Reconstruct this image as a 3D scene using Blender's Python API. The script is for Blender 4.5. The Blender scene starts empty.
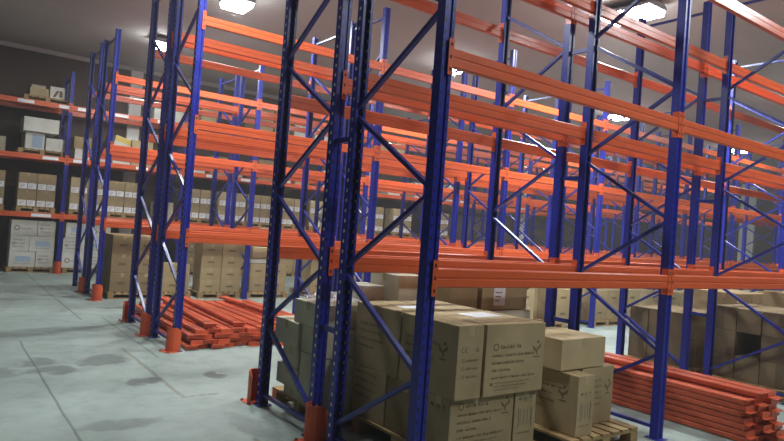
import bpy, bmesh, math, random
from mathutils import Matrix, Vector

random.seed(7)
S = bpy.context.scene
COL = S.collection

# ------------------------------------------------------------------ camera
FPX, ROLL, PITCH, YAW = 626.8, 0.07334, 0.01402, 0.63372
CAM = Vector((-2.495, -2.983, 1.65))
fwd0 = Vector((math.sin(YAW), math.cos(YAW), 0)); right0 = Vector((math.cos(YAW), -math.sin(YAW), 0)); up0 = Vector((0, 0, 1))
fwd = fwd0 * math.cos(PITCH) + up0 * math.sin(PITCH)
up1 = up0 * math.cos(PITCH) - fwd0 * math.sin(PITCH)
right = right0 * math.cos(ROLL) + up1 * math.sin(ROLL)
up = up1 * math.cos(ROLL) - right0 * math.sin(ROLL)
cd = bpy.data.cameras.new('camera'); co = bpy.data.objects.new('camera', cd); COL.objects.link(co)
cd.sensor_width = 36.0; cd.lens = FPX / 784 * 36.0; cd.clip_start = 0.05; cd.clip_end = 200
M = Matrix.Identity(4)
for i in range(3):
    M[i][0] = right[i]; M[i][1] = up[i]; M[i][2] = -fwd[i]; M[i][3] = CAM[i]
co.matrix_world = M
S.camera = co

# ------------------------------------------------------------------ world, exposure, lamps
W = bpy.data.worlds.new('world'); S.world = W; W.use_nodes = True
W.node_tree.nodes['Background'].inputs[0].default_value = (0.8, 0.9, 1.0, 1)
W.node_tree.nodes['Background'].inputs[1].default_value = 0.0
HZ = W.node_tree.nodes.new('ShaderNodeVolumeScatter')        # thin scatter added to imitate the milky lens glare
HZ.inputs['Density'].default_value = 0.0045; HZ.inputs['Color'].default_value = (.92, .92, .92, 1)
W.node_tree.links.new(HZ.outputs[0], W.node_tree.nodes['World Output'].inputs['Volume'])
S.view_settings.view_transform = 'Standard'; S.view_settings.look = 'None'
S.view_settings.exposure = 0.0; S.view_settings.gamma = 1.0; S.view_settings.use_curve_mapping = False
LAMP_W = 165.0            # watts of each high-bay lamp
CEIL = 5.58
LAMPS = [  # x, y, label
    (1.59, 7.64, 'bright square lamp on the ceiling over the aisle, above the loose orange beams'),
    (1.47, 11.6, 'bright square lamp on the ceiling by the back wall pilaster'),
    (6.85, 7.82, 'small bright ceiling lamp showing beside the tall post at front centre'),
    (6.40, 3.29, 'bright ceiling lamp, aisle-end one of the touching pair above the centre aisle'),
    (6.43, 2.80, 'bright ceiling lamp of the touching pair, the one over the near rack'),
    (13.4, 7.90, 'bright ceiling lamp between blue posts, one lamp beyond the small central one'),
    (20.8, 7.95, 'small bright ceiling lamp far down the aisle, last of its row'),
    (8.6, 11.75, 'ceiling lamp over the rear aisle hidden between rack posts'),
    (15.2, 11.75, 'ceiling lamp far along the rear aisle'),
    (0.0, 3.2, 'ceiling lamp above the aisle end between the first two double racks'),
    (13.9, 3.2, 'ceiling lamp far along the aisle behind the near double rack'),
    (6.6, -1.5, 'ceiling lamp above the front aisle further along'),
    (2.4, -3.2, 'added unseen ceiling lamp brightening the printed cartons from the front aisle'),  # extra lamp, added to lift the front faces of the near rack
]

# ------------------------------------------------------------------ material helpers
def lin(r, g, b):
    f = lambda c: (c / 255) / 12.92 if c / 255 <= 0.04045 else ((c / 255 + 0.055) / 1.055) ** 2.4
    return (f(r), f(g), f(b), 1)

class NT:
    def __init__(s, name):
        s.m = bpy.data.materials.new(name); s.m.use_nodes = True
        s.t = s.m.node_tree; s.b = s.t.nodes['Principled BSDF']
    def n(s, kind, **kw):
        x = s.t.nodes.new(kind)
        for k, v in kw.items(): setattr(x, k, v)
        return x
    def l(s, a, b): s.t.links.new(a, b)
    def val(s, sock, v):
        if hasattr(v, 'default_value') or isinstance(v, bpy.types.NodeSocket): s.l(v, sock)
        else: sock.default_value = v
    def math(s, op, a, b=0.0, c=0.0, clamp=False):
        x = s.n('ShaderNodeMath', operation=op); x.use_clamp = clamp
        s.val(x.inputs[0], a); s.val(x.inputs[1], b); s.val(x.inputs[2], c)
        return x.outputs[0]
    def noise(s, co, scale, detail=4, rough=0.55):
        x = s.n('ShaderNodeTexNoise'); x.inputs['Scale'].default_value = scale
        x.inputs['Detail'].default_value = detail; x.inputs['Roughness'].default_value = rough
        s.l(co, x.inputs['Vector']); return x.outputs['Fac']
    def mix(s, fac, a, b, blend='MIX'):
        x = s.n('ShaderNodeMix', data_type='RGBA', blend_type=blend)
        s.val(x.inputs[0], fac); s.val(x.inputs[6], a); s.val(x.inputs[7], b)
        return x.outputs[2]
    def ramp(s, v, lo, hi):
        x = s.n('ShaderNodeMapRange', clamp=True); s.l(v, x.inputs[0])
        x.inputs[1].default_value = lo; x.inputs[2].default_value = hi
        return x.outputs[0]
    def obj(s): return s.n('ShaderNodeTexCoord').outputs['Object']
    def sep(s, v):
        x = s.n('ShaderNodeSeparateXYZ'); s.l(v, x.inputs[0]); return x.outputs
    def bump(s, h, strength, dist=0.01):
        x = s.n('ShaderNodeBump'); x.inputs['Strength'].default_value = strength; x.inputs['Distance'].default_value = dist
        s.l(h, x.inputs['Height']); s.l(x.outputs[0], s.b.inputs['Normal'])
    def set(s, color=None, rough=None, metal=None, spec=None):
        if color is not None: s.val(s.b.inputs['Base Color'], color)
        if rough is not None: s.val(s.b.inputs['Roughness'], rough)
        if metal is not None: s.b.inputs['Metallic'].default_value = metal
        if spec is not None: s.b.inputs['Specular IOR Level'].default_value = spec
        return s.m

def paint(name, base, scuff, rough=0.36, amount=0.5, random_amt=0.0):
    k = NT(name); c = k.obj()
    n1 = k.noise(c, 9.0); n2 = k.noise(c, 60.0, 3)
    f = k.math('MULTIPLY', k.ramp(n1, 0.5, 0.78), k.ramp(n2, 0.45, 0.7))
    f = k.math('MULTIPLY', f, amount)
    col = k.mix(f, base, scuff)
    if random_amt:
        r = k.n('ShaderNodeObjectInfo').outputs['Random']
        hsv = k.n('ShaderNodeHueSaturation'); k.l(col, hsv.inputs['Color'])
        k.l(k.math('MULTIPLY_ADD', r, random_amt, 1 - random_amt * 0.5), hsv.inputs['Value']); col = hsv.outputs[0]
    k.set(col, k.math('MULTIPLY_ADD', n1, 0.25, rough - 0.1)); k.bump(n2, 0.06, 0.002)
    return k.m

def post_material(name, dot):
    # blue paint; the side walls carry one row of punched holes in the dot colour, the face two dark rows
    k = NT(name); c = k.obj(); x, y, z = k.sep(c)
    nrm = k.n('ShaderNodeTexCoord').outputs['Normal']; nx, ny, nz = k.sep(nrm)
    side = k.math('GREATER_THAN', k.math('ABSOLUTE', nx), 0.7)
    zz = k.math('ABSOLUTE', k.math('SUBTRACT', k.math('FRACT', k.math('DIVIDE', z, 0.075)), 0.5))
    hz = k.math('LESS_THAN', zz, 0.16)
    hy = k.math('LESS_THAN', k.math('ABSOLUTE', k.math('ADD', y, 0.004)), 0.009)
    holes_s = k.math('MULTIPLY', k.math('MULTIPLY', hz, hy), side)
    face = k.math('GREATER_THAN', k.math('ABSOLUTE', ny), 0.7)
    hx = k.math('LESS_THAN', k.math('ABSOLUTE', k.math('SUBTRACT', k.math('ABSOLUTE', x), 0.029)), 0.006)
    holes_f = k.math('MULTIPLY', k.math('MULTIPLY', k.math('LESS_THAN', zz, 0.2), hx), face)
    n1 = k.noise(c, 6.0); n2 = k.noise(c, 70.0, 3)
    sc = k.math('MULTIPLY', k.math('MULTIPLY', k.ramp(n1, 0.52, 0.8), k.ramp(n2, 0.5, 0.7)), 0.5)
    col = k.mix(sc, lin(31, 40, 144), lin(84, 92, 155))
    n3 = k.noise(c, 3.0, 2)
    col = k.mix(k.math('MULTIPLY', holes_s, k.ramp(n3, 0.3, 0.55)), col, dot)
    col = k.mix(holes_f, col, lin(14, 16, 34))
    k.set(col, 0.36, spec=0.35)
    return k.m

def cardboard(name, base, dark, rnd=0.22):
    k = NT(name); c = k.obj()
    n1 = k.noise(c, 3.0); n2 = k.noise(c, 90.0, 2)
    mp = k.n('ShaderNodeMapping'); k.l(c, mp.inputs[0]); mp.inputs['Scale'].default_value = (1, 1, 26)
    n3 = k.noise(mp.outputs[0], 2.0, 2)
    col = k.mix(k.ramp(n1, 0.3, 0.75), base, dark)
    col = k.mix(k.math('MULTIPLY', n2, 0.14), col, dark)
    col = k.mix(k.math('MULTIPLY', k.ramp(n3, 0.5, 0.8), 0.12), col, dark)
    r = k.n('ShaderNodeObjectInfo').outputs['Random']
    hsv = k.n('ShaderNodeHueSaturation'); k.l(col, hsv.inputs['Color'])
    k.l(k.math('MULTIPLY_ADD', r, rnd, 1 - rnd * 0.5), hsv.inputs['Value'])
    k.set(hsv.outputs[0], 0.82, spec=0.25); k.bump(n1, 0.15, 0.01)
    return k.m

def flat(name, col, rough=0.6, spec=0.4, var=0.25):
    k = NT(name); c = k.obj(); n = k.noise(c, 14.0)
    d = (col[0] * (1 - var), col[1] * (1 - var), col[2] * (1 - var), 1)
    k.set(k.mix(n, col, d), rough, spec=spec)
    return k.m

def emit(name, col, strength):
    k = NT(name); k.set((0.8, 0.8, 0.8, 1), 0.5)
    n = k.noise(k.obj(), 8.0)
    k.b.inputs['Emission Color'].default_value = col
    k.l(k.math('MULTIPLY_ADD', n, 0.1 * strength, strength * 0.95), k.b.inputs['Emission Strength'])
    return k.m

def floor_material():
    k = NT('worn_concrete'); c = k.obj(); x, y, z = k.sep(c)
    n1 = k.noise(c, 0.55, 5); n2 = k.noise(c, 4.0, 6, 0.65); n3 = k.noise(c, 38.0, 4)
    col = k.mix(k.ramp(n1, 0.3, 0.72), lin(166, 181, 173), lin(142, 156, 149))
    col = k.mix(k.math('MULTIPLY', k.ramp(n2, 0.46, 0.72), 0.40), col, lin(112, 120, 116))
    col = k.mix(k.math('MULTIPLY', k.ramp(n3, 0.5, 0.75), 0.18), col, lin(96, 102, 98))
    wob = k.math('MULTIPLY', k.math('SUBTRACT', k.noise(c, 1.3, 3), 0.5), 0.05)
    def line(v, at, half, lo=None, hi=None, other=None):
        m = k.math('LESS_THAN', k.math('ABSOLUTE', k.math('SUBTRACT', v, at)), half)
        if lo is not None:
            m = k.math('MULTIPLY', m, k.math('MULTIPLY', k.math('GREATER_THAN', other, lo), k.math('LESS_THAN', other, hi)))
        return m
    xw = k.math('ADD', x, wob); yw = k.math('ADD', y, wob)
    # saw-cut joints, and one painted shadow line at the rack base
    j = line(xw, -1.54, 0.011, -9, 5.6, y)
    j = k.math('MAXIMUM', j, line(x, -0.62, 0.014, 7.0, 14, y))
    j = k.math('MAXIMUM', j, line(yw, 7.45, 0.010))
    j = k.math('MAXIMUM', j, line(yw, 0.62, 0.008, -9, -0.3, x))
    j = k.math('MAXIMUM', j, line(x, -0.30, 0.012, 4.3, 7.3, y))  # shadow along the foot of the beam-pile rack, put into the colour
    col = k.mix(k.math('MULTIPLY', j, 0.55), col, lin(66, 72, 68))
    # worn painted bay marking beside the racks
    ln = line(x, -0.55, 0.022, 2.62, 4.9, y)
    ln = k.math('MAXIMUM', ln, line(y, 2.65, 0.022, -0.57, -0.22, x))
    ln = k.math('MAXIMUM', ln, line(x, -0.42, 0.020, -3.0, 1.4, y))
    ln = k.math('MULTIPLY', ln, k.ramp(k.noise(c, 22.0, 3), 0.35, 0.5))
    col = k.mix(k.math('MULTIPLY', ln, 0.6), col, lin(112, 104, 74))
    # floor stains and broad darker patches, each with a shape of its own
    wx = k.math('MULTIPLY', k.math('SUBTRACT', k.noise(c, 3.2, 4), 0.5), 0.5)
    for (sx, sy, rx, ry, a) in [(-1.48, 4.42, .14, .22, .55), (-1.38, 4.02, .24, .17, .6), (-0.86, 4.32, .24, .26, .6), (-0.72, 3.31, .15, .16, .7),
                                (0.0, 3.32, .11, .16, .8), (-1.85, 4.02, .22, .2, .45), (0.05, 8.15, .25, .12, .6), (-1.2, 2.1, .3, .12, .4),
                                (-0.33, 1.5, .14, .5, .4), (-1.9, 6.0, .8, .22, .45), (-.9, 6.3, .7, .2, .45), (-.25, 5.6, .2, .5, .5), (-1.6, 9.3, .9, .2, .4)]:
        dx = k.math('DIVIDE', k.math('ADD', k.math('SUBTRACT', x, sx), wx), rx)
        dy = k.math('DIVIDE', k.math('ADD', k.math('SUBTRACT', y, sy), wx), ry)
        r2 = k.math('ADD', k.math('MULTIPLY', dx, dx), k.math('MULTIPLY', dy, dy))
        mk = k.math('MULTIPLY', k.math('SUBTRACT', 1.0, k.ramp(r2, 0.55, 1.25)), a)
        col = k.mix(mk, col, lin(84, 92, 88))
    k.set(col, k.math('MULTIPLY_ADD', n2, 0.3, 0.36), spec=0.35); k.bump(n3, 0.12, 0.004)
    return k.m

MAT = {}
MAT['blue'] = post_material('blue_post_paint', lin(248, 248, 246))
MAT['blue_faint_dots'] = post_material('blue_post_paint_faint_dots', lin(46, 56, 145))
MAT['brace'] = paint('blue_brace_paint', lin(34, 46, 140), lin(110, 120, 170), 0.34, 0.5)
MAT['orange'] = paint('orange_beam_paint', lin(212, 92, 48), lin(164, 68, 40), 0.31, 0.5)
MAT['orange_old'] = paint('red_orange_beam_paint', lin(206, 92, 55), lin(158, 66, 42), 0.38, 0.6, 0.18)
MAT['guard'] = paint('orange_guard_paint', lin(214, 88, 46), lin(130, 84, 66), 0.42, 0.8)
MAT['plate'] = flat('galvanised_plate', lin(120, 122, 122), 0.45)
MAT['slot'] = flat('dark_slot', lin(24, 14, 12), 0.7)
MAT['tan'] = cardboard('tan_cardboard', lin(172, 153, 116), lin(148, 130, 96))
MAT['tan2'] = cardboard('pale_tan_cardboard', lin(188, 171, 134), lin(166, 148, 112))
MAT['brown'] = cardboard('brown_cardboard', lin(156, 136, 100), lin(132, 114, 84))
MAT['dim'] = cardboard('film_wrapped_cardboard', lin(134, 118, 90), lin(112, 98, 74))
MAT['greyc'] = cardboard('greyish_cardboard', lin(196, 190, 166), lin(166, 160, 138))
MAT['whitec'] = cardboard('white_cardboard', lin(216, 216, 206), lin(192, 192, 180), 0.12)
MAT['tape'] = flat('clear_brown_tape', lin(178, 158, 118), 0.4, 0.4, 0.1)
MAT['paper'] = flat('white_paper', lin(236, 238, 240), 0.6, 0.3, 0.08)
MAT['ink'] = flat('dark_print', lin(118, 104, 76), 0.8, 0.2)
MAT['greyink'] = flat('grey_print', lin(132, 124, 104), 0.8, 0.2)
MAT['blueprint'] = flat('pale_blue_print', lin(168, 190, 208), 0.6)
MAT['yellow'] = flat('yellow_bag', lin(220, 196, 96), 0.5)
MAT['wood'] = cardboard('pallet_wood', lin(184, 158, 112), lin(136, 108, 72), 0.25)
MAT['lamp_body'] = flat('lamp_housing_grey', lin(150, 152, 155), 0.4)
MAT['lamp'] = emit('lamp_glass_lit', (0.93, 0.97, 1.0, 1), 40.0)
MAT['wall'] = None

# ------------------------------------------------------------------ mesh helpers
class MB:
    def __init__(s): s.v = []; s.f = []; s.mi = []; s.mats = []
    def m(s, key):
        mt = MAT[key] if isinstance(key, str) else key
        if mt not in s.mats: s.mats.append(mt)
        return s.mats.index(mt)
    def box(s, x0, x1, y0, y1, z0, z1, key):
        b = len(s.v); i = s.m(key)
        s.v += [(x0, y0, z0), (x1, y0, z0), (x1, y1, z0), (x0, y1, z0), (x0, y0, z1), (x1, y0, z1), (x1, y1, z1), (x0, y1, z1)]
        for q in ((0, 3, 2, 1), (4, 5, 6, 7), (0, 1, 5, 4), (1, 2, 6, 5), (2, 3, 7, 6), (3, 0, 4, 7)):
            s.f.append(tuple(b + t for t in q)); s.mi.append(i)
    def quad(s, pts, key):
        b = len(s.v); s.v += [tuple(p) for p in pts]; s.f.append(tuple(range(b, b + len(pts)))); s.mi.append(s.m(key))
    def prism(s, prof, a, b_, axis, key, caps=True):
        """extrude a 2-D outline along axis: 'x' -> (y,z) outline, 'z' -> (x,y) outline, 'y' -> (x,z) outline"""
        i = s.m(key); b = len(s.v); n = len(prof)
        P = {'x': lambda t, p: (t, p[0], p[1]), 'z': lambda t, p: (p[0], p[1], t), 'y': lambda t, p: (p[0], t, p[1])}[axis]
        for t in (a, b_): s.v += [P(t, p) for p in prof]
        for k in range(n):
            k2 = (k + 1) % n
            s.f.append((b + k, b + k2, b + n + k2, b + n + k)); s.mi.append(i)
        if caps:
            s.f.append(tuple(b + k for k in reversed(range(n)))); s.mi.append(i)
            s.f.append(tuple(b + n + k for k in range(n))); s.mi.append(i)
    def bar(s, p, q, w, h, key, side=Vector((1, 0, 0))):
        p = Vector(p); q = Vector(q); d = (q - p).normalized(); sd = side.normalized(); u = d.cross(sd).normalized()
        i = s.m(key); b = len(s.v)
        for e in (p, q):
            for (a, c) in ((-1, -1), (1, -1), (1, 1), (-1, 1)): s.v.append(tuple(e + sd * a * w / 2 + u * c * h / 2))
        for r in ((0, 3, 2, 1), (4, 5, 6, 7), (0, 1, 5, 4), (1, 2, 6, 5), (2, 3, 7, 6), (3, 0, 4, 7)):
            s.f.append(tuple(b + t for t in r)); s.mi.append(i)
    def mesh(s, name, bevel=0.0, smooth=False):
        me = bpy.data.meshes.new(name); me.from_pydata(s.v, [], s.f)
        for mt in s.mats: me.materials.append(mt)
        for p, i in zip(me.polygons, s.mi): p.material_index = i
        bm = bmesh.new(); bm.from_mesh(me)
        bmesh.ops.recalc_face_normals(bm, faces=bm.faces)
        if bevel: bmesh.ops.bevel(bm, geom=list(bm.edges), offset=bevel, segments=2, profile=0.5, affect='EDGES', clamp_overlap=True)
        bm.to_mesh(me); bm.free()
        if smooth:
            for p in me.polygons: p.use_smooth = True
        return me

def link(name, me, parent=None, loc=(0, 0, 0), rot=None):
    o = bpy.data.objects.new(name, me); COL.objects.link(o); o.location = loc
    if rot: o.rotation_euler = rot
    if parent is not None: o.parent = parent
    return o

def tag(o, label, cat, group=None, kind=None):
    o['label'] = label; o['category'] = cat
    if group: o['group'] = group
    if kind: o['kind'] = kind
    return o

def struct(name, mb, **kw):
    o = link(name, mb.mesh(name, **kw)); o['kind'] = 'structure'; return o

# ------------------------------------------------------------------ room shell
XL, XR, YF, YB = -9.0, 28.0, -9.0, 15.3
def wall_mat(name, a, b):
    k = NT(name); c = k.obj(); n1 = k.noise(c, 0.8, 5); n2 = k.noise(c, 30.0, 3)
    col = k.mix(k.ramp(n1, 0.3, 0.75), a, b); col = k.mix(k.math('MULTIPLY', n2, 0.25), col, b)
    k.set(col, 0.85, spec=0.2); k.bump(n2, 0.2, 0.01); return k.m
MAT['wall'] = wall_mat('dark_brown_wall', lin(98, 84, 74), lin(80, 69, 62))
MAT['ceil'] = wall_mat('grey_ceiling', lin(190, 188, 184), lin(176, 173, 169))
MAT['pale'] = wall_mat('pale_plaster', lin(240, 240, 234), lin(226, 226, 220))
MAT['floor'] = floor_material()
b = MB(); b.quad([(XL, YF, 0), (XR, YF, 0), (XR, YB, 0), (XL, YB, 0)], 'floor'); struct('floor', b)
b = MB(); b.box(XL, XR, YF, YB, CEIL, CEIL + .12, 'ceil'); struct('ceiling', b)
b = MB(); b.box(XL - .2, XR + .2, YB, YB + .2, 0, CEIL, 'wall'); struct('wall_back', b)
b = MB(); b.box(XR, XR + .2, YF, YB, 0, CEIL, 'wall'); struct('wall_right', b)
b = MB(); b.box(XL - .2, XL, YF, YB, 0, CEIL, 'wall'); struct('wall_left', b)
b = MB(); b.box(XL - .2, XR + .2, YF - .2, YF, 0, CEIL, 'wall'); struct('wall_front', b)
b = MB(); b.box(XL, XR, YB - .07, YB, CEIL - .11, CEIL, 'ceil'); struct('trim_1', b, bevel=.01)
n = 2
for x in (1.82, 9.8, 17.8, 25.8):
    b = MB(); b.box(x - .16, x + .16, YB - .14, YB, 0, CEIL - .11, 'pale'); struct('trim_%d' % n, b, bevel=.01); n += 1
b = MB(); b.box(XR - .14, XR, 10.35, 11.0, 0, CEIL, 'pale'); struct('trim_%d' % n, b, bevel=.01)

# ------------------------------------------------------------------ pallet racking
PW, PD, HT = .086, .076, 4.89
BH, BD = .118, .048
LEV = (1.369, 2.742, 4.013)
def offset_outline(path, t):
    pts = [Vector(p) for p in path]; out = []
    for i, p in enumerate(pts):
        d0 = (p - pts[i - 1]).normalized() if i else None
        d1 = (pts[i + 1] - p).normalized() if i < len(pts) - 1 else None
        ns = [Vector((-d.y, d.x)) for d in (d0, d1) if d is not None]
        nn = sum(ns, Vector((0, 0)))
        if len(ns) == 2: nn = nn / max(nn.length_squared, .3) * 2 if nn.length else ns[0]
        out.append(p + nn * t * (0.5 if len(ns) == 2 else 1.0) * (1 if len(ns) == 1 else 1))
    return [tuple(p) for p in pts] + [tuple(p) for p in reversed(out)]
_path = [(-.022, PD / 2), (-PW / 2, PD / 2), (-PW / 2, -PD / 2), (-.019, -PD / 2), (-.014, -PD / 2 + .011),
         (.014, -PD / 2 + .011), (.019, -PD / 2), (PW / 2, -PD / 2), (PW / 2, PD / 2), (.022, PD / 2)]
def post_mesh(key='blue'):
    b = MB(); b.prism(offset_outline(_path, .0045), .006, HT, 'z', key); return b.mesh('upright_post')
def foot_mesh():
    b = MB(); b.box(-.065, .065, -.075, .075, 0, .006, 'brace')
    for sx in (-1, 1): b.prism([(sx * .052 + .011 * math.cos(a * math.pi / 3), .055 + .011 * math.sin(a * math.pi / 3)) for a in range(6)], .006, .018, 'z', 'plate')
    return b.mesh('base_plate')
POST, POSTC, FOOT = post_mesh(), post_mesh('blue_faint_dots'), foot_mesh()
_br = {}
def brace_mesh(y0, z0, y1, z1):
    key = (round(y0, 4), round(z0, 4), round(y1, 4), round(z1, 4))
    if key not in _br:
        b = MB(); p = Vector((0, y0, z0)); q = Vector((0, y1, z1)); d = (q - p).normalized(); u = d.cross(Vector((1, 0, 0)))
        b.bar(p, q, .034, .004, 'brace')                      # channel web and its two flanges
        for sx in (-1, 1): b.bar(p + Vector((sx * .015, 0, 0)) + u * .012, q + Vector((sx * .015, 0, 0)) + u * .012, .004, .026, 'brace')
        b.bar(p + Vector((0, 0, 0)) + u * .025, q + u * .025, .034, .003, 'brace')
        _br[key] = b.mesh('brace')
    return _br[key]
def beam_profile(s=1):
    h, d, c, g = BH / 2, BD / 2, .007, .004
    p = [(-d, -h + c), (-d, -.008), (-d + g, -.005), (-d + g, .005), (-d, .008), (-d, h - c), (-d + c, h), (d - c, h),
         (d, h - c), (d, .008), (d - g, .005), (d - g, -.005), (d, -.008), (d, -h + c), (d - c, -h), (-d + c, -h)]
    return p
_bm = {}
def beam_mesh(length, key='orange'):
    k = (round(length, 3), key)
    if k not in _bm:
        b = MB(); b.prism(beam_profile(), 0, length, 'x', key); _bm[k] = b.mesh('beam')
    return _bm[k]
def connector_mesh(side, key='orange', ch=.225):
    """angle plate welded to a beam end; side=-1 at the start, +1 at the end; front is -y"""
    b = MB(); s = side
    b.box(min(0, s * .004), max(0, s * .004), -BD / 2, BD / 2 + .012, -ch / 2, ch / 2, key)
    x0, x1 = sorted((0, s * (PW / 2 - .002)))
    b.box(x0, x1, -BD / 2 - .005, -BD / 2, -ch / 2, ch / 2, key)
    for kz in (-1, 0, 1):
        xc = s * .022
        b.box(xc - .007, xc + .007, -BD / 2 - .0058, -BD / 2 - .0045, kz * .078 - .011, kz * .078 + .011, 'slot')
    return b.mesh('beam_connector', bevel=0.0)
CON = {s: connector_mesh(s) for s in (-1, 1)}
STICK = {}
def sticker(w, h):
    if (w, h) not in STICK:
        b = MB(); b.box(-w / 2, w / 2, -.001, 0, -h / 2, h / 2, 'paper'); STICK[(w, h)] = b.mesh('shelf_label')
    return STICK[(w, h)]

def rack(label, y, depth, L, x0, i0, i1, outer, spacer=False):
    """one single-depth run: frames i0..i1 along x, outer = -1 if the aisle face looks to -y"""
    root = bpy.data.objects.new('pallet_rack', None); COL.objects.link(root); root.location = (x0, y, 0)
    tag(root, label, 'pallet rack', 'blue and orange pallet racks')
    yo, yi = (0, depth) if outer < 0 else (depth, 0)
    for i in range(i0, i1 + 1):
        x = i * L
        for yy, rz in ((0, 0), (depth, math.pi)):
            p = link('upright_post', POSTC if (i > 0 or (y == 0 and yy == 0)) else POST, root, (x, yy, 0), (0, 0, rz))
            link('base_plate', FOOT, p, (0, 0, 0))
        nodes = [(yi, .16)]
        kk = 1
        while .16 + .583 * kk < HT - .12:
            nodes.append((yo if kk % 2 else yi, .16 + .583 * kk)); kk += 1
        e = .012
        f = lambda yy: yy + (e if yy == 0 else -e)
        for (a, za), (c, zc) in zip(nodes, nodes[1:]):
            link('diagonal_brace', brace_mesh(f(a), za + .02, f(c), zc - .02), root, (x, 0, 0))
        for z in (.11, HT - .12):
            link('horizontal_brace', brace_mesh(e, z, depth - e, z), root, (x, 0, 0))
    for i in range(i0, i1):
        for z in LEV:
            for yy, rz in ((-PD / 2 - .003 + BD / 2, 0), (depth + PD / 2 + .003 - BD / 2, math.pi)):
                lx = L - PW - .004
                xs = i * L + PW / 2 + .002 if rz == 0 else (i + 1) * L - PW / 2 - .002
                bmo = link('beam', beam_mesh(lx), root, (xs, yy, z), (0, 0, rz))
                link('beam_connector', CON[-1], bmo, (0, 0, 0)); link('beam_connector', CON[1], bmo, (lx, 0, 0))
    return root

L1, L3, L4 = 2.716, 2.795, 2.829
D1, D2, D3, G = .9345, .9102, .9525, .3037
Y2, Y3, Y4 = 4.5975, 9.161, 13.989
X2, X3, X4 = -.0145, .011, .07
RACK = {}
RACK['B'] = rack('near blue and orange pallet rack with the big printed cartons on its floor level', 0, D1, L1, 0, 0, 3, -1)
RACK['A'] = rack('pallet rack back to back behind the near rack, greyish cartons at its aisle end', D1 + G, D1, L1, 0, 0, 4, 1)
RACK['C'] = rack('pallet rack over the front of the loose pile of orange beams', Y2, D2, L1, X2, 0, 8, -1)
RACK['D'] = rack('pallet rack over the rear ends of the loose pile of orange beams', Y2 + D2 + G, D2, L1, X2, 0, 8, 1)
RACK['E'] = rack('pallet rack with short frames above tall tan carton stacks, facing the loose beams', Y3, D3, L3, X3, 0, 8, -1)
RACK['F'] = rack('pallet rack back to back behind the tan floor stacks, facing the back wall rack', Y3 + D3 + G, D3, L3, X3, 0, 8, 1)
RACK['G'] = rack('loaded pallet rack along the dark back wall with white cartons below', Y4, D3, L4, X4, -1, 7, -1)
# row spacers tying the near double rack together
for z in (.86, 2.3, 3.6):
    for i in (0, 1, 2, 3):
        b = MB(); b.box(-.014, .014, D1 + PD / 2 - .012, D1 + G - PD / 2 + .012, -.02, .02, 'brace')
        link('row_spacer', b.mesh('row_spacer'), RACK['B'], (i * L1, 0, z))
# white shelf labels on the back wall rack
for (x, z, w) in ((-.95, 2, .34), (-.15, 2, .22), (.25, 2, .2), (-.35, 1, .34), (.25, 1, .22), (-.45, 0, .42), (1.15, 2, .35), (2.2, 2, .3), (1.75, 1, .3), (3.6, 1, .3), (4.6, 1, .3), (5.3, 0, .3)):
    link('shelf_label', sticker(w, .075), RACK['G'], (x, -PD / 2 - .010, LEV[z]))

# ------------------------------------------------------------------ post protectors
def guard_mesh():
    b = MB(); n = 7; t = .007; w, dpt, h = .078, .14, .29
    pts = [(dpt, w)] + [(.03 * (1 - math.sin(a)), w - .0 * a) for a in ()]
    out = [(dpt, -w)]
    for k in range(n + 1):
        a = -math.pi / 2 - math.pi * k / n
        out.append((.085 + .085 * math.cos(a), w * math.sin(a) * 1.0))
    out.append((dpt, w))
    inn = [(x + (t if abs(y) < w * .95 else 0), y * (1 - t / w)) for x, y in out]
    m = len(out); i = b.m('guard'); base = len(b.v)
    for ring, zz in ((out, 0), (inn, 0), (out, 1), (inn, 1)):
        for k, (x, y) in enumerate(ring):
            top = h if 0 < k < m - 1 else h * .86
            b.v.append((x, y, .004 if zz == 0 else top))
    for k in range(m - 1):
        o0, i0, o1, i1 = base + k, base + m + k, base + 2 * m + k, base + 3 * m + k
        for q in ((o0, o0 + 1, o1 + 1, o1), (i0 + 1, i0, i1, i1 + 1), (o1, o1 + 1, i1 + 1, i1), (o0 + 1, o0, i0, i0 + 1)):
            b.f.append(q); b.mi.append(i)
    for k in (0, m - 1):
        b.f.append((base + k, base + m + k, base + 3 * m + k, base + 2 * m + k)); b.mi.append(i)
    return b.mesh('post_protector')
def guard_foot():
    b = MB(); b.box(-.04, .14, -.10, .10, 0, .006, 'guard')
    for sx, sy in ((-.022, -.086), (-.022, .086), (.12, -.09), (.12, .09)):
        b.prism([(sx + .012 * math.cos(a * math.pi / 3), sy + .012 * math.sin(a * math.pi / 3)) for a in range(6)], .006, .02, 'z', 'plate')
    return b.mesh('floor_flange')
GUARD, GFOOT = guard_mesh(), guard_foot()
def guard(x, y, rz, label):
    o = link('post_protector', GUARD, None, (x, y, 0), (0, 0, rz)); tag(o, label, 'post protector', 'orange post protectors')
    link('floor_flange', GFOOT, o)
ya = D1 + G
guard(-.13, ya - .10, 0, 'large orange steel post protector between the two nearest back-to-back posts')
guard(-.02, ya + D1 + .17, -math.pi / 2, 'orange post protector behind the outer end post of the near double rack')
guard(X2 - .12, Y2 - .03, .25, 'orange post protector beside the beam pile, on the post facing the near rack')
guard(X2 - .14, Y2 + D2 + G / 2, 0, 'orange post protector between the paired middle posts beside the beam pile')
guard(X2 - .02, Y2 + 2 * D2 + G + .17, -math.pi / 2, 'slim orange post protector behind the rear end post of the beam-pile rack')
guard(X3 - .10, Y3 - .08, .45, 'orange post protector in front of the tall tan carton stacks')
guard(X3 - .13, Y3 + D3 + G / 2, 0, 'rusty orange post protector between paired posts near the white cartons')
guard(X4 - .02, Y4 - .17, math.pi / 2, 'orange post protector beside the white cartons at the back wall')

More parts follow.
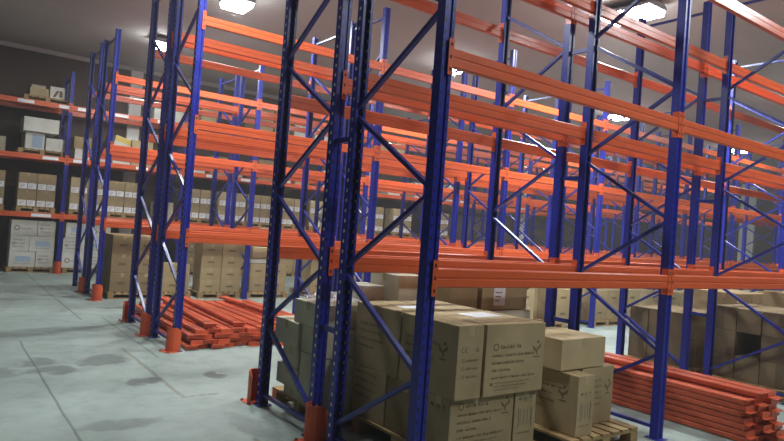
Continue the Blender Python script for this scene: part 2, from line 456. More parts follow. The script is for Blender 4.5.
# ------------------------------------------------------------------ pallets
def pallet_meshes(w, d):
    top = MB(); nb = 7; bw = w / nb * .78
    top_list = []
    for k in range(nb):
        xx = -w / 2 + (w - bw) * k / (nb - 1); top.box(xx, xx + bw, -d / 2, d / 2, .118, .138, 'wood')
    cross = MB(); cross.box(-w / 2, w / 2, -.045, .045, .1, .118, 'wood')
    blk = MB(); blk.box(-.05, .05, -.05, .05, .018, .1, 'wood')
    bot = MB(); bot.box(-w / 2, w / 2, -.05, .05, 0, .018, 'wood')
    return top.mesh('deck'), cross.mesh('stringer'), blk.mesh('block'), bot.mesh('bottom_board')
def pallet_simple(w, d):
    b = MB(); nb = 7; bw = w / nb * .78
    for k in range(nb):
        xx = -w / 2 + (w - bw) * k / (nb - 1); b.box(xx, xx + bw, -d / 2, d / 2, .1, .125, 'wood')
    for k in range(3):
        yy = -d / 2 + (d - .09) * k / 2; b.box(-w / 2, w / 2, yy, yy + .09, .08, .1, 'wood')
        b.box(-w / 2, w / 2, yy, yy + .09, 0, .018, 'wood')
        for xx in (-w / 2, -.05, w / 2 - .1): b.box(xx, xx + .1, yy, yy + .09, .018, .08, 'wood')
    return b.mesh('wooden_pallet')
_pc = {}
def pallet(x, y, z, w, d, label, rz=0, detail=False, group='wooden pallets'):
    if detail:
        t, c, bl, bo = pallet_meshes(w, d)
        o = bpy.data.objects.new('wooden_pallet', None); COL.objects.link(o); o.location = (x, y, z); o.rotation_euler = (0, 0, rz)
        link('deck', t, o)
        for k in range(3):
            yy = -d / 2 + .05 + (d - .1) * k / 2
            link('bottom_board', bo, o, (0, yy, 0)); link('stringer', c, o, (0, yy, 0))
            for xx in (-w / 2 + .05, 0, w / 2 - .05): link('block', bl, o, (xx, yy, 0))
        top = .138
    else:
        key = (round(w, 2), round(d, 2))
        if key not in _pc: _pc[key] = pallet_simple(*key)
        o = link('wooden_pallet', _pc[key], None, (x, y, z), (0, 0, rz)); top = .125
    tag(o, label, 'pallet', group)
    return z + top

# ------------------------------------------------------------------ cartons
_cm = {}
def carton_mesh(w, d, h, mat):
    k = (round(w, 3), round(d, 3), round(h, 3), mat)
    if k not in _cm:
        b = MB(); b.box(-w / 2, w / 2, -d / 2, d / 2, 0, h, mat); _cm[k] = b.mesh('carton', bevel=.006)
    return _cm[k]
_tm = {}
def tape_mesh(w, d, h, along):
    k = (round(w, 3), round(d, 3), round(h, 3), along)
    if k not in _tm:
        b = MB()
        if along == 'x':
            b.box(-w / 2 - .0008, w / 2 + .0008, -.028, .028, h - .001, h + .0012, 'tape')
            for s in (-1, 1): b.box(min(s * w / 2, s * (w / 2 + .0012)), max(s * w / 2, s * (w / 2 + .0012)), -.028, .028, h - .07, h + .001, 'tape')
        else:
            b.box(-.028, .028, -d / 2 - .0008, d / 2 + .0008, h - .001, h + .0012, 'tape')
            for s in (-1, 1): b.box(-.028, .028, min(s * d / 2, s * (d / 2 + .0012)), max(s * d / 2, s * (d / 2 + .0012)), h - .07, h + .001, 'tape')
        _tm[k] = b.mesh('packing_tape')
    return _tm[k]
class Face:
    """flat print on a carton side: 'f' = the -y side, 's' = the -x side; u across, v up from the lower corner"""
    def __init__(s, w, d, side): s.b = MB(); s.lines = []; s.w, s.d, s.side = w, d, side
    def poly(s, pts, key, lift=.0012):
        if s.side == 'f': P = [(-s.w / 2 + u, -s.d / 2 - lift, v) for u, v in pts]
        else: P = [(-s.w / 2 - lift, s.d / 2 - u, v) for u, v in pts]
        s.b.quad(P, key)
    def rect(s, u0, u1, v0, v1, key='ink', lift=.0012): s.poly([(u0, v0), (u1, v0), (u1, v1), (u0, v1)], key, lift)
    def ring(s, u, v, r, t, key='ink', n=18, a0=0, a1=2 * math.pi):
        for k in range(n):
            a, c = a0 + (a1 - a0) * k / n, a0 + (a1 - a0) * (k + 1) / n
            s.poly([(u + r * math.cos(a), v + r * math.sin(a)), (u + r * math.cos(c), v + r * math.sin(c)),
                    (u + (r - t) * math.cos(c), v + (r - t) * math.sin(c)), (u + (r - t) * math.cos(a), v + (r - t) * math.sin(a))], key)
    def scribble(s, u, v, width, h, seed, key='ink'):
        """a line of small unreadable print"""
        r = random.Random(seed); x = u; t = h * .2; keep = s.b; s.b = MB()
        while x < u + width:
            n = r.randint(3, 8)
            for _ in range(n):
                cw = h * .62
                if x + cw > u + width: break
                s.rect(x, x + t, v, v + h * r.choice((.7, 1, 1)), key)
                k = r.random()
                if k < .7: s.rect(x + t, x + cw, v + h * r.choice((0, .35, .5)), v + h * r.choice((.2, .55, .7)), key)
                if k > .35: s.rect(x + cw - t, x + cw, v, v + h * .7, key)
                x += cw + h * .22
            x += h * .5
            if n < 3: break
        if s.b.v: s.lines.append(s.b)
        s.b = keep
    def plant(s, u, v, h):
        """sprig-like emblem"""
        s.poly([(u - .07 * h, v), (u + .07 * h, v), (u + .05 * h, v + .55 * h), (u - .05 * h, v + .55 * h)], 'ink')
        s.poly([(u, v + .15 * h), (u - .42 * h, v + .42 * h), (u - .5 * h, v + .72 * h), (u - .18 * h, v + .52 * h)], 'ink')
        s.poly([(u, v + .3 * h), (u + .18 * h, v + .62 * h), (u + .5 * h, v + .86 * h), (u + .4 * h, v + .5 * h)], 'ink')
        s.ring(u + .12 * h, v + .93 * h, .13 * h, .13 * h, n=8)
        s.rect(u - .36 * h, u + .36 * h, v - .2 * h, v - .1 * h)
    def symbols(s, u, v, w, seed=1):
        """handling marks: umbrella, arrows, glass"""
        q = w / 3
        s.ring(u + q * .45, v + q * .35, q * .36, q * .36, n=8, a0=0, a1=math.pi); s.rect(u + q * .42, u + q * .48, v, v + q * .4)
        for k in (0, 1):
            x = u + q * (1.25 + .42 * k)
            s.rect(x - q * .05, x + q * .05, v, v + q * .5); s.poly([(x - q * .17, v + q * .42), (x + q * .17, v + q * .42), (x, v + q * .8)], 'ink')
        x = u + q * 2.5
        s.poly([(x - q * .2, v + q * .75), (x - q * .04, v + q * .3), (x + q * .04, v + q * .3), (x + q * .2, v + q * .75)], 'ink'); s.rect(x - q * .04, x + q * .04, v, v + q * .3); s.rect(x - q * .18, x + q * .18, v, v + q * .06)
    def add(s, name, parent):
        for b_ in s.lines: link('printed_line', b_.mesh('printed_line'), parent)
        if s.b.v: return link(name, s.b.mesh(name), parent)
_lm = {}
def label_mesh(w, d, boxes, side='f'):
    key = (round(w, 3), round(d, 3), tuple(boxes), side)
    if key not in _lm:
        f = Face(w, d, side)
        for (u0, u1, v0, v1) in boxes:
            f.rect(u0, u1, v0, v1, 'paper', .0012)
            hh = (v1 - v0)
            for k in range(3):
                f.rect(u0 + .12 * (u1 - u0), u0 + (.5 + .12 * k) * (u1 - u0), v0 + hh * (.25 + .22 * k), v0 + hh * (.31 + .22 * k), 'greyink', .0018)
        _lm[key] = f.b.mesh('paper_label')
    return _lm[key]
USED = {}
_mk = {}
def mark_mesh(w, d, h):
    k = (round(w, 3), round(d, 3), round(h, 3))
    if k not in _mk:
        f = Face(w, d, 'f'); f.rect(w * .30, w * .62, h * .40, h * .54); _mk[k] = f.b.mesh('printed_mark')
    return _mk[k]
def carton(x, y, z, w, d, h, mat, label, group, rz=0, tape='x', jitter=True):
    if jitter: rz += random.uniform(-.012, .012)
    o = link('carton', carton_mesh(w, d, h, mat), None, (x, y, z), (0, 0, rz))
    tag(o, label, 'carton', group)
    USED[label] = USED.get(label, 0) + 1
    if tape: link('packing_tape', tape_mesh(w, d, h, tape), o)
    return o

# ---- near pallet of large printed cartons (aisle-end bay of the near rack)
GP = 'large printed cartons in the near rack'
zt = pallet(.83, .68, 0, .92, 1.14, 'wooden pallet under the large printed cartons beside the nearest post', detail=True)
H1, H2 = .395, .505
def big_front(o, w, d, seed, stretch=1.0):
    f = Face(w, d, 'f')
    r0 = Face(w, d, 'f'); r0.ring(.10, .345, .027, .008); r0.add('printed_logo', o)
    f.scribble(.145, .33, .22, .03, seed)
    for k, wd in enumerate((.44, .34, .2, .46)): f.scribble(.07, .275 - .052 * k, min(wd, w - .12), .022, seed + k + 1)
    f.rect(.06, .085, .075, .095)
    for k, wd in enumerate((.38, .34, .26)): f.scribble(.1, .085 - .024 * k, wd, .011, seed + 9 + k)
    f.add('printed_text', o)
    g = Face(w, d, 'f'); g.plant(w - .085, .27, .10); g.add('printed_emblem', o)
def end_marks(o, w, d, side, ce=True, seed=30):
    f = Face(w, d, side); W_ = w if side == 'f' else d
    if ce:
        f.ring(.055, .34, .02, .006, a0=math.pi * .4, a1=math.pi * 1.6, n=10); f.ring(.088, .34, .02, .006, a0=math.pi * .4, a1=math.pi * 1.6, n=10); f.rect(.07, .086, .337, .343)
        f.poly([(W_ - .075, .325), (W_ - .035, .325), (W_ - .055, .362)], 'greyink')
        for k in range(3):
            f.ring(.06, .268 - .055 * k, .014, .004, n=8); f.scribble(.09, .26 - .055 * k, W_ - .13, .018, seed + k)
    else:
        f.symbols(.03, .31, W_ - .06); f.rect(.04, .048, .12, .27); f.rect(W_ - .048, W_ - .04, .12, .27)
        for k in range(4): f.rect(.06 + .04 * k * W_ / .24, .07 + .04 * k * W_ / .24, .14, .26, 'greyink')
        f.scribble(.03, .08, W_ - .07, .014, seed)
    f.add('printed_marks', o)
def side_text(o, w, d, seed, emblem=True):
    f = Face(w, d, 's')
    for k, wd in enumerate((.4, .3, .34, .22)): f.scribble(.06, .34 - .06 * k, min(wd, d - .2), .022, seed + k, 'ink')
    f.add('printed_text', o)
    if emblem:
        g = Face(w, d, 's'); g.plant(d - .14, .27, .1); g.add('printed_emblem', o)
# lower layer
z = zt
o = carton(.70, .25, z, .62, .24, H1, 'tan', 'printed carton with sprig emblem, low front, under the two top cartons', GP, jitter=False); big_front(o, .62, .24, 51); 
f_ = Face(.62, .24, 's'); f_.symbols(.03, .3, .18); f_.add('printed_marks', o)
o = carton(1.14, .43, z, .23, .60, H1, 'tan', 'narrow printed carton with handling marks, low front beside the second pallet', GP, tape='y', jitter=False); end_marks(o, .23, .6, 'f', False, 61)
o = carton(.70, .62, z, .62, .46, H1, 'brown', 'plain brown carton low on the near pallet, behind the emblem carton', GP)
o = carton(.62, 1.10, z, .46, .48, H1, 'tan', 'brown carton low at the rear of the near pallet, diagonal brace in front', GP, tape='y'); side_text(o, .46, .48, 71, False)
o = carton(1.08, 1.11, z, .42, .48, H1, 'brown', 'brown carton low at the rear inner corner of the near pallet', GP, tape='y')
# upper layer
z = zt + H1
o = carton(.51, .41, z, .24, .62, H2, 'tan', 'tall carton with narrow end marked CE, top layer beside the nearest post', GP, tape='y', jitter=False); end_marks(o, .24, .62, 'f', True, 33); side_text(o, .24, .62, 37)
o = carton(.965, .225, z, .615, .25, H2, 'tan', 'carton with circle logo and printed text, top front of the near pallet', GP, jitter=False); big_front(o, .615, .25, 11)
o = carton(.945, .54, z, .62, .36, H2, 'tan2', 'carton with a white paper sheet on top, top layer of the near pallet', GP)
b = MB(); b.box(-.16, .16, -.105, .105, 0, .002, 'paper'); s_ = link('paper_sheet', b.mesh('paper_sheet'), None, (.97, .50, z + H2 + .0016), (0, 0, .12)); tag(s_, 'white paper sheet lying flat on the near carton stack', 'paper')
o = carton(.60, 1.04, z, .42, .60, H2, 'tan', 'carton with faint side print, top layer, behind the crossing brace', GP, tape='y'); side_text(o, .42, .6, 81, False)
o = carton(1.04, 1.04, z, .42, .6, H2, 'tan2', 'pale carton at the rear of the near top layer, beside the paper sheet', GP, tape='y')
b = MB(); b.box(-.12, .12, -.08, .08, 0, .002, 'paper'); s_ = link('paper_sheet', b.mesh('paper_sheet'), None, (.66, .95, z + H2 + .0016), (0, 0, -.1)); tag(s_, 'small white paper sheet on the rear cartons of the near pallet', 'paper')

# ---- second pallet in the same bay
zt = pallet(1.99, .60, 0, .88, 1.2, 'wooden pallet with bare corner beside the orange beam bundle', detail=True)
o = carton(1.74, .34, zt, .21, .60, .475, 'tan', 'tall carton with symbols on its narrow end, at the front of the second pallet', GP, tape='y', jitter=False); end_marks(o, .21, .6, 'f', False, 91); side_text(o, .21, .6, 93)
o = carton(2.12, .42, zt, .46, .42, .48, 'tan', 'carton with side print standing on the bare pallet corner', GP, rz=.04, jitter=False)
f_ = Face(.46, .42, 'f'); f_.plant(.38, .26, .1)
for k in range(5): f_.scribble(.05, .36 - .05 * k, .25, .02, 101 + k)
f_.add('printed_text', o)
o = carton(1.74, .92, zt, .34, .52, .46, 'brown', 'brown carton at the rear of the second near pallet', GP, tape='y')
o = carton(2.16, .92, zt, .36, .5, .46, 'brown', 'brown carton at the rear of the second near pallet, nearer the beam bundle', GP, tape='y')
o = carton(1.89, .46, zt + .485, .60, .52, .25, 'tan2', 'plain low tan carton lying on top of the second pallet', GP, rz=.03, tape='y', jitter=False)

# ---- rear half of the aisle-end bay (rack behind): greyish cartons and wrapped load
GA = 'greyish cartons behind the near rack'
zt = pallet(.62, 1.80, 0, .95, .95, 'wooden pallet under the greyish cartons behind the near posts')
for (x, y, z, w, d, h, m, lab) in [
    (.36, 1.90, zt, .44, .30, .088, 'greyc', 'flat greyish carton on the pallet under the leaning aisle stack'),
    (.33, 1.95, zt + .09, .44, .40, .175, 'greyc', 'greyish carton at the bottom of the leaning stack, jutting toward the beam pile'),
    (.33, 1.54, zt, .44, .38, .44, 'greyc', 'tall greyish carton low behind the large orange protector'),
    (.33, 1.93, zt + .267, .42, .30, .175, 'greyc', 'greyish carton second up in the leaning aisle stack'),
    (.32, 1.98, zt + .445, .46, .44, .22, 'greyc', 'greyish carton jutting out third up in the leaning aisle stack'),
    (.33, 1.54, zt + .445, .44, .38, .22, 'greyc', 'greyish carton third up beside the blue near post'),
    (.33, 1.64, zt + .668, .46, .48, .20, 'greyc', 'greyish carton topmost of the leaning aisle stack'),
    (.86, 1.62, zt, .44, .5, .44, 'brown', 'brown carton low in the rear rack, inner side'),
    (.86, 1.62, zt + .44, .44, .5, .44, 'brown', 'brown carton in the middle of the rear rack, inner side')]:
    carton(x, y, z, w, d, h, m, lab, GA)
carton(1.0, 1.62, zt + .885, .30, .44, .24, 'greyc', 'grey carton topmost behind the near stack, just under the beam', GA)
carton(.70, 1.72, zt + .885, .24, .30, .13, 'whitec', 'small pale carton beside the topmost grey carton', GA)
zt = pallet(2.05, 1.80, 0, 1.15, .95, 'wooden pallet behind the second near pallet')
for k, (x, w) in enumerate(((1.68, .50), (2.24, .60))):
    for j in range(2):
        carton(x, 1.60, zt + .40 * j, w, .5, .40, 'brown' if k == 0 else 'greyc', ('dark brown' if k == 0 else 'greyish') + (' carton low' if j == 0 else ' carton midway') + ' in the rear rack behind the pair of near pallets', GA)
o = carton(2.16, 1.60, zt + .81, .64, .48, .25, 'tan', 'tan carton with a white label, under the beam behind the near cartons', GA, jitter=False)
link('paper_label', label_mesh(.64, .48, ((.16, .32, .04, .22),)), o)
carton(1.62, 1.62, zt + .81, .36, .48, .30, 'brown', 'dark brown carton under the beam beside the white-labelled one', GA)
# crumpled clear film on the leaning stack
b = MB(); r_ = random.Random(5); nn = 9
P_ = [[(-.2 + .4 * i / (nn - 1), -.24 + .48 * j / (nn - 1), .02 + r_.uniform(0, .07) * (1 - abs(i - 4) / 5)) for j in range(nn)] for i in range(nn)]
k = NT('cloudy_film'); k.set((.75, .76, .76, 1), .25); k.b.inputs['Transmission Weight'].default_value = .35; k.b.inputs['Alpha'].default_value = .6
for i in range(nn - 1):
    for j in range(nn - 1): b.quad([P_[i][j], P_[i + 1][j], P_[i + 1][j + 1], P_[i][j + 1]], k.m)
o = link('plastic_film', b.mesh('plastic_film'), None, (.36, 1.64, .125 + .668 + .203)); tag(o, 'crumpled clear plastic film on the leaning greyish carton stack', 'plastic film')

# ---- wrapped loads beyond the beam bundle (third bay)
GW = 'brown cartons in the third bay of the near double rack'
def block(x0, y0, z0, nx, ny, nz, w, d, h, mat, where, group, skip=(), gap=.008, marks=True, labels=None):
    """cartons in nx columns along the rack, ny deep, nz high; deep hidden ones left out"""
    colw = {1: [''], 2: ['aisle-end', 'inner'], 3: ['aisle-end', 'middle', 'inner'], 4: ['first', 'second', 'third', 'fourth'], 5: ['first', 'second', 'third', 'fourth', 'fifth']}[nx]
    depw = {1: [''], 2: ['front', 'rear'], 3: ['front', 'middle', 'rear']}[ny]
    levw = {1: [''], 2: ['lower', 'upper'], 3: ['bottom', 'middle', 'top'], 4: ['bottom', 'second-layer', 'third-layer', 'top']}[nz]
    for a in range(nx):
        for c in range(ny):
            for e in range(nz):
                if (a, c, e) in skip: continue
                ma = mat if isinstance(mat, str) else mat[(a + c + e) % len(mat)]
                colour = {'tan': 'tan', 'tan2': 'pale tan', 'brown': 'brown', 'dim': 'dark brown', 'greyc': 'greyish', 'whitec': 'white'}[ma]
                bits = [levw[e], depw[c], colw[a]]
                lab = '%s carton, %s of %s' % (colour, ' '.join(t for t in bits if t) or 'only one', where)
                o = carton(x0 + w / 2 + a * (w + gap), y0 + d / 2 + c * (d + gap), z0 + e * (h + .0015), w - .004, d - .004, h, ma, lab, group, tape=None if ma == 'dim' else 'y' if d > w else 'x')
                if marks and c == 0 and not labels: link('printed_mark', mark_mesh(w - .004, d - .004, h), o)
                if labels and c == 0: link('paper_label', label_mesh(w - .004, d - .004, labels), o)
zt = pallet(6.02, .53, 0, 1.1, .9, 'wooden pallet under the brown load with a dark gap')
block(5.55, .10, zt, 2, 3, 3, .5, .285, .29, 'dim', 'the load with a gap beside the bundle', GW, skip={(0, 1, 1), (1, 1, 0), (1, 1, 1)})
zt = pallet(5.98, 1.70, 0, 1.0, .9, 'wooden pallet behind the gapped load, under low cartons')
block(5.56, 1.28, zt, 2, 3, 2, .46, .28, .35, 'dim', 'the low load behind the gapped one', GW)
zt = pallet(7.35, .55, 0, 1.0, .9, 'wooden pallet under the tall far load of the third bay')
block(6.9, .12, zt, 2, 2, 3, .45, .42, .35, 'tan', 'the tall third-bay load', GW)
zt = pallet(7.35, 1.7, 0, 1.0, .9, 'wooden pallet in the far rear corner of the third bay')
block(6.9, 1.3, zt, 2, 2, 3, .45, .4, .32, 'tan', 'the rear tall third-bay load', GW)

# ---- loads on the floor of the middle rack (beyond the aisle behind the near rack)
GC = 'tan cartons on the floor of the middle rack'
for n_, (x, y, nx, nz, w, h, m, wh) in enumerate([
    (5.7, 4.72, 2, 2, .42, .32, 'tan2', 'the first middle-rack stack past the beam pile'), (7.15, 4.72, 1, 2, .5, .31, 'tan', 'the single-column middle-rack stack'),
    (8.35, 4.72, 2, 2, .45, .30, 'tan', 'the middle-rack stack past the single column'), (9.5, 4.75, 2, 2, .5, .30, 'tan2', 'the fourth middle-rack stack'),
    (11.1, 4.72, 2, 2, .5, .28, 'tan', 'the fifth middle-rack stack'), (12.3, 4.72, 2, 2, .5, .28, 'tan2', 'the sixth middle-rack stack'),
    (13.8, 4.72, 2, 2, .5, .3, 'tan', 'the seventh middle-rack stack'), (15.0, 4.72, 2, 2, .5, .28, 'tan2', 'the last middle-rack stack')]):
    zt = pallet(x + nx * w / 2, y + .42, 0, max(nx * w + .06, .7), .9, 'wooden pallet under ' + wh)
    block(x, y, zt, nx, 2 if n_ < 2 else 1, nz, w, .42, h, m, wh, GC)

# ---- tan stacks on the floor of the third double rack
GE = 'tan carton stacks on the floor under the rear double rack'
zt = pallet(.64, 9.72, 0, .88, .95, 'wooden pallet under the dark-sided tan stack by the rear protector')
block(.22, 9.28, zt, 2, 2, 3, .42, .45, .35, 'brown', 'the stack beside the rear orange protector', GE)
zt = pallet(1.42, 9.70, 0, .6, .9, 'wooden pallet under the low tan stack behind the middle posts')
block(1.14, 9.30, zt, 1, 1, 2, .55, .42, .27, 'tan', 'the low stack behind the beam-pile rack posts', GE)
zt = pallet(2.31, 9.72, 0, .88, .95, 'wooden pallet under the neat tan stack behind the beam pile')
block(1.90, 9.28, zt, 2, 1, 4, .42, .45, .242, 'tan', 'the neat stack behind the beam pile', GE)
zt = pallet(3.35, 9.72, 0, .95, .95, 'wooden pallet under the mixed stack past the neat tan stack')
block(2.95, 9.30, zt, 2, 1, 2, .42, .42, .30, 'tan', 'the mixed stack past the neat one', GE)
carton(3.22, 9.5, zt + .61, .55, .4, .08, 'whitec', 'flat white carton lying on the mixed stack past the neat one', GE)
carton(3.2, 9.5, zt + .70, .42, .34, .24, 'tan2', 'pale carton on top of the flat white one', GE)
for n_, (x, nx, nz, h, m, wh) in enumerate([(4.4, 2, 3, .28, 'tan', 'the stack behind the near end posts'), (5.8, 2, 3, .3, 'tan2', 'the third-bay stack of the rear double rack'),
        (7.2, 2, 2, .3, 'tan', 'the low third-bay stack of the rear double rack'), (8.8, 2, 3, .3, 'tan2', 'the fourth-bay rear stack'), (10.2, 2, 3, .3, 'tan', 'the far fourth-bay rear stack'),
        (11.8, 2, 3, .3, 'tan2', 'the fifth-bay rear stack')]):
    zt = pallet(x + .44, 9.72, 0, .95, .95, 'wooden pallet under ' + wh)
    block(x, 9.30, zt, nx, 1, nz, .43, .5, h, m, wh, GE)

# ---- back wall rack
GZ0, GZ = 'white cartons on the floor at the back wall', {0: 'stickered cartons on the first shelf at the back wall', 1: 'goods on the middle shelf at the back wall', 2: 'goods on the top shelf at the back wall'}
YG = Y4 + .05
def shelf(i): return LEV[i] + BH / 2 + .001
zt = pallet(-.50, YG + .5, 0, 1.0, 1.0, 'wooden pallet under the white cartons by the back wall protector')
def printed_white(o, w, d, h, kind):
    f = Face(w, d, 'f')
    if kind == 0:
        f.ring(.12, h * .5, .06, .02); f.scribble(.2, h * .42, w - .28, .04, 5, 'greyink')
    elif kind == 1:
        for k in range(3): f.scribble(.06, h * (.7 - .22 * k), w - .14, .035, 17 + k, 'greyink')
        f.ring(.08, h * .5, .035, .012)
    else:
        f.rect(.12, w - .1, h * .35, h * .7, 'blueprint'); f.scribble(.1, h * .2, w - .2, .03, 21, 'greyink')
    f.add('printed_marks', o)
for e, (split, kinds) in enumerate(((.55, (2, 1)), (.40, (1, 2)), (.55, (0, 1)))):
    for a in range(2):
        w = (split if a == 0 else .94 - split) - .01; x = -.96 + (w / 2 if a == 0 else split + w / 2)
        o = carton(x, YG + .28, zt + e * .37, w, .5, .365, 'whitec', 'white carton with print, %s %s of the back wall floor pallet' % (('bottom', 'middle', 'top')[e], ('outer side', 'protector side')[a]), GZ0)
        printed_white(o, w, .5, .365, kinds[a])
zt = pallet(.68, YG + .5, 0, 1.0, 1.0, 'wooden pallet at the back wall, past the protector')
for e in range(3):
    for a in range(2):
        x = .40 + a * .52 + (.04 if e == 2 else 0)
        o = carton(x, YG + .28, zt + e * .37, .5, .5, .365, 'whitec', 'white carton, %s %s of the floor pallet past the back wall protector' % (('bottom', 'middle', 'top')[e], ('protector side', 'inner side')[a]), GZ0)
        printed_white(o, .5, .5, .365, (e + a) % 3)
# floor level further along
for n_, (x, m) in enumerate(((3.1, 'brown'), (4.4, 'tan'), (6.0, 'tan'), (7.3, 'brown'))):
    zt = pallet(x + .45, YG + .5, 0, 1.0, 1.0, 'wooden pallet, %s along the floor of the back wall rack' % ('second third fourth fifth'.split()[n_]))
    block(x, YG + .05, zt, 2, 1, 3, .45, .5, .34, m, 'back wall floor stack %s past the white cartons' % ('one two three four'.split()[n_]), GZ0)
# first shelf: two by two cartons with white stickers on each pallet
ordn = 'first second third fourth fifth sixth seventh eighth ninth tenth eleventh twelfth thirteenth'.split()
P1 = [(-1.95, 2), (-.89, 2), (.22, 2), (1.08, 2), (3.05, 2), (4.0, 2), (4.85, 2), (5.95, 2), (6.9, 2), (7.68, 2), (8.9, 2), (10.1, 2), (11.8, 2)]
LB = ((.015, .185, .02, .155), (.205, .375, .02, .155))
for n_, (x, nx) in enumerate(P1):
    zt = pallet(x + .40, YG + .5, shelf(0), .82, 1.0, 'wooden pallet, %s on the first shelf at the back wall' % ordn[n_])
    block(x, YG + .06, zt, 2, 1, 2, .395, .5, .40, 'tan2' if n_ % 3 == 2 else 'tan', 'the %s back wall first-shelf pallet' % ordn[n_], GZ[0], labels=LB)
carton(2.52, YG + .34, shelf(0) + .0, .46, .5, .50, 'greyc', 'single grey carton standing on the back wall first shelf beside a post', GZ[0])
# middle shelf
zs = shelf(1); GM = GZ[1]
zt = pallet(-.45, YG + .5, zs, 1.0, 1.0, 'wooden pallet under the white and blue boxes, back wall middle shelf')
o = carton(-.62, YG + .46, zt, .40, .9, .40, 'whitec', 'white carton with blue print on the middle shelf pallet', GM); f_ = Face(.40, .9, 'f'); f_.rect(.14, .36, .03, .34, 'blueprint'); f_.add('printed_panel', o)
carton(-.18, YG + .46, zt, .42, .9, .30, 'whitec', 'white carton beside the blue-printed one, middle shelf at the back wall', GM)
carton(-.52, YG + .3, zt + .405, .74, .8, .33, 'whitec', 'wide white carton topmost on the middle shelf pallet', GM)
carton(-1.5, YG + .4, zs, .6, .5, .35, 'greyc', 'grey carton at the frame edge of the middle shelf', GM)
carton(.42, YG + .46, zs, .34, .9, .26, 'whitec', 'small white box beside the back wall post, middle shelf', GM)
carton(.42, YG + .32, zs + .262, .40, .5, .30, 'brown', 'brown box on the small white box, middle shelf', GM)
carton(.86, YG + .46, zs, .36, .9, .28, 'whitec', 'white box behind the tall end posts, middle shelf', GM)
carton(1.33, YG + .46, zs, .42, .9, .30, 'whitec', 'white box under the tilted yellow-striped box', GM)
o = carton(1.32, YG + .32, zs + .36, .44, .36, .34, 'whitec', 'tilted white box with yellow band on the middle shelf', GM); o.rotation_euler = (0, .22, .1)
f_ = Face(.44, .36, 'f'); f_.poly([(.0, .2), (.44, .2), (.44, .33), (.0, .33)], 'yellow'); f_.add('yellow_band', o)
carton(1.82, YG + .46, zs, .52, .9, .66, 'tan2', 'tall tan carton beside the tilted box, middle shelf', GM)
carton(2.35, YG + .46, zs, .4, .9, .42, 'tan', 'tan carton past the tall one, middle shelf', GM)
mats = ['whitec', 'tan', 'whitec', 'brown', 'whitec', 'tan2', 'whitec']
xx = 3.1; k = 0
while xx < 13.5:
    w = (.42, .5, .36, .55)[k % 4]; h = (.34, .52, .28, .6, .42)[k % 5]; m = mats[k % 7]
    if abs(((xx + w / 2 - X4) / L4) % 1 - .0) > .06:
        carton(xx + w / 2, YG + .46, zs, w - .02, .9, h, m, '%s carton, %s along the back wall middle shelf past the tall tan carton' % ({'whitec': 'white', 'tan': 'tan', 'brown': 'brown', 'tan2': 'pale tan'}[m], (ordn + ['fourteenth', 'fifteenth', 'sixteenth', 'seventeenth', 'eighteenth', 'nineteenth', 'twentieth', 'last', 'last'])[min(k, 20)]), GM)
        k += 1
    xx += w + (.12 if k % 3 else .45)
# top shelf
zs = shelf(2); GT = GZ[2]
zt = pallet(-.42, YG + .5, zs, 1.0, 1.0, 'wooden pallet with small boxes on the back wall top shelf')
carton(-.60, YG + .3, zt, .40, .4, .20, 'tan2', 'low tan box on the top shelf pallet, beside the pale printed one', GT)
o = carton(-.22, YG + .3, zt, .32, .4, .29, 'whitec', 'pale box with dark print on the top shelf pallet', GT)
f_ = Face(.32, .4, 'f'); f_.poly([(.06, .04), (.12, .04), (.2, .2), (.14, .2)], 'ink'); f_.rect(.2, .27, .05, .2); f_.add('printed_marks', o)
carton(-.62, YG + .3, zt + .202, .3, .3, .07, 'greyc', 'flat grey box lying on the low tan box, top shelf', GT)
carton(2.2, YG + .3, zs, .26, .4, .36, 'whitec', 'white box alone on the top shelf past the pilaster', GT)
carton(2.75, YG + .3, zs, .26, .4, .36, 'whitec', 'white box on the top shelf behind the tall paired posts', GT)
for n_, (x, w, h, m) in enumerate(((3.3, .55, .75, 'tan2'), (4.9, .55, .80, 'tan2'), (5.5, .5, .95, 'tan2'), (6.15, .6, .60, 'whitec'), (6.85, .6, .62, 'whitec'), (7.6, .45, .7, 'tan2'), (9.2, .5, .6, 'tan'), (10.0, .5, .7, 'tan2'))):
    carton(x + w / 2, YG + .46, zs, w, .9, h, m, '%s tall carton, %s along the top shelf past the lone white boxes' % ('white' if m == 'whitec' else 'tan', ordn[n_]), GT)

# ------------------------------------------------------------------ orange beams stored on the floor
FB = 2.62
def lying_connector(side):
    b = MB(); s = side; key = 'orange_old'
    b.box(min(0, s * .004), max(0, s * .004), -BD / 2, BD / 2, -.08, .08, key)
    x0, x1 = sorted((0, s * .04)); b.box(x0, x1, -BD / 2 - .004, -BD / 2, -.08, .08, key)
    for kz in (-1, 0, 1): b.box(s * .022 - .006, s * .022 + .006, -BD / 2 - .0048, -BD / 2 - .0035, kz * .05 - .009, kz * .05 + .009, 'slot')
    return b.mesh('beam_connector')
LCON = {s: lying_connector(s) for s in (-1, 1)}
def loose_beam(x, y, z, ang, label, group, flip=False, tilt=0.0):
    """x,y: near end; the beam runs towards +y turned by ang; it lies on its side"""
    o = link('rack_beam', beam_mesh(FB, 'orange_old'), None)
    o.matrix_world = Matrix.Translation((x, y, z)) @ Matrix.Rotation(math.pi / 2 + ang, 4, 'Z') @ Matrix.Rotation(-tilt, 4, 'Y') @ Matrix.Rotation((-1 if flip else 1) * math.pi / 2, 4, 'X')
    tag(o, label, 'beam', group, 'thing')
    link('beam_connector', LCON[-1], o); link('beam_connector', LCON[1], o, (FB, 0, 0))
    return o
GR = 'orange beams in the neat bundle under the near rack'
r_ = random.Random(3)
layn = ('floor', 'second', 'third', 'fourth', 'fifth', 'sixth', 'seventh', 'top')
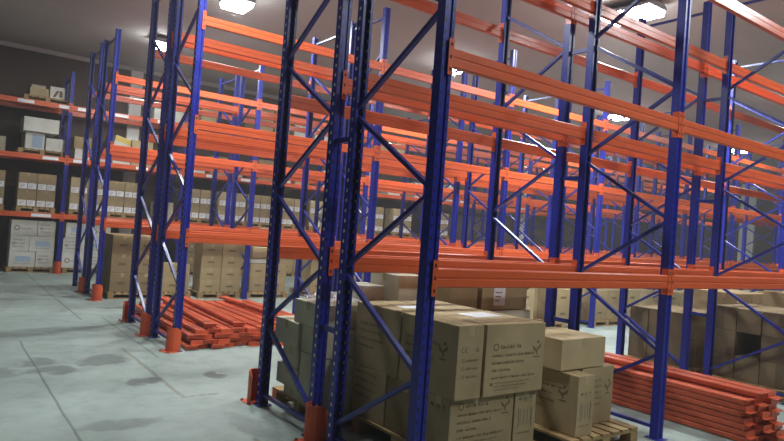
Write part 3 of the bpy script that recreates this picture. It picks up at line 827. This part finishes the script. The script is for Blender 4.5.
for e in range(8):
    for a in range(3):
        if e == 7 and a == 0: continue
        jy = r_.uniform(-.05, .05)
        if e == 7: jy += .02
        lab = 'orange beam in the neat bundle, %s layer, %s' % (layn[e], ('side facing the carton pallets', 'middle', 'side facing the wrapped loads')[a])
        loose_beam(3.42 + a * .165 + r_.uniform(-.006, .006), -.44 + jy - .05 * a, .030 + e * .0545, r_.uniform(-.004, .004), lab, GR, flip=(e + a) % 2 == 0)
GL = 'loose orange beams piled under the middle rack'
pn = 0
for e, (n0, z) in enumerate(((14, .030), (13, .088), (13, .146), (11, .204))):
    for a in range(n0):
        x = .16 + a * .172 + (.09 if e == 1 else 0) + (.05 if e == 2 else .14 if e == 3 else 0) + r_.uniform(-.01, .01)
        ang = r_.uniform(-.010, .010) - (.012 if e == 3 else 0)
        lab = ('orange beam lying on the floor at the bottom of the loose pile', 'orange beam in the middle layer of the loose pile', 'orange beam in the third layer of the loose pile', 'skewed orange beam in the top layer of the loose pile')[e]
        loose_beam(x, 4.62 + r_.uniform(-.07, .07) + (.06 if e else 0), z, ang, lab, GL, flip=(e + a) % 2 == 0)
for n_, (x, y, z, ang) in enumerate(((.45, 4.74, .263, -.07), (.85, 4.78, .263, -.05), (1.75, 4.8, .263, .03))):
    loose_beam(x, y, z, ang, ('slanting orange beam on top of the loose pile, by the middle protector', 'second slanting orange beam on top of the loose pile', 'orange beam on top of the loose pile, near the greyish cartons')[n_], GL, flip=True)

# ------------------------------------------------------------------ ceiling lamps
def lamp_meshes():
    h = MB(); h.prism([(-.24, 0), (-.24, .05), (-.16, .09), (.16, .09), (.24, .05), (.24, 0)], -.24, .24, 'y', 'lamp_body')
    g = MB(); g.prism([(-.23, 0), (-.20, -.09), (.20, -.09), (.23, 0)], -.22, .22, 'y', 'lamp')
    r = MB()
    for k in range(2):
        sx = (-.1, .1)[k]; r.prism([(sx + .01 * math.cos(a * math.pi / 4), .01 * math.sin(a * math.pi / 4)) for a in range(8)], .09, .16, 'z', 'plate')
    return h.mesh('housing'), g.mesh('lamp_glass'), r.mesh('mounting_rod')
LH, LG, LR = lamp_meshes()
for (x, y, lab) in LAMPS:
    o = bpy.data.objects.new('ceiling_lamp', None); COL.objects.link(o); o.location = (x, y, CEIL - .16)
    tag(o, lab, 'ceiling lamp', 'ceiling lamps')
    link('housing', LH, o); link('lamp_glass', LG, o); link('mounting_rod', LR, o)
    ld = bpy.data.lights.new('lamp_light', 'AREA'); ld.shape = 'SQUARE'; ld.size = .42; ld.energy = LAMP_W * (.6 if y > 11 else .85 if y < 0 else 1.0); ld.color = (.93, .98, 1.0)
    lo = bpy.data.objects.new('lamp_light', ld); COL.objects.link(lo); lo.location = (0, 0, -.10); lo.parent = o
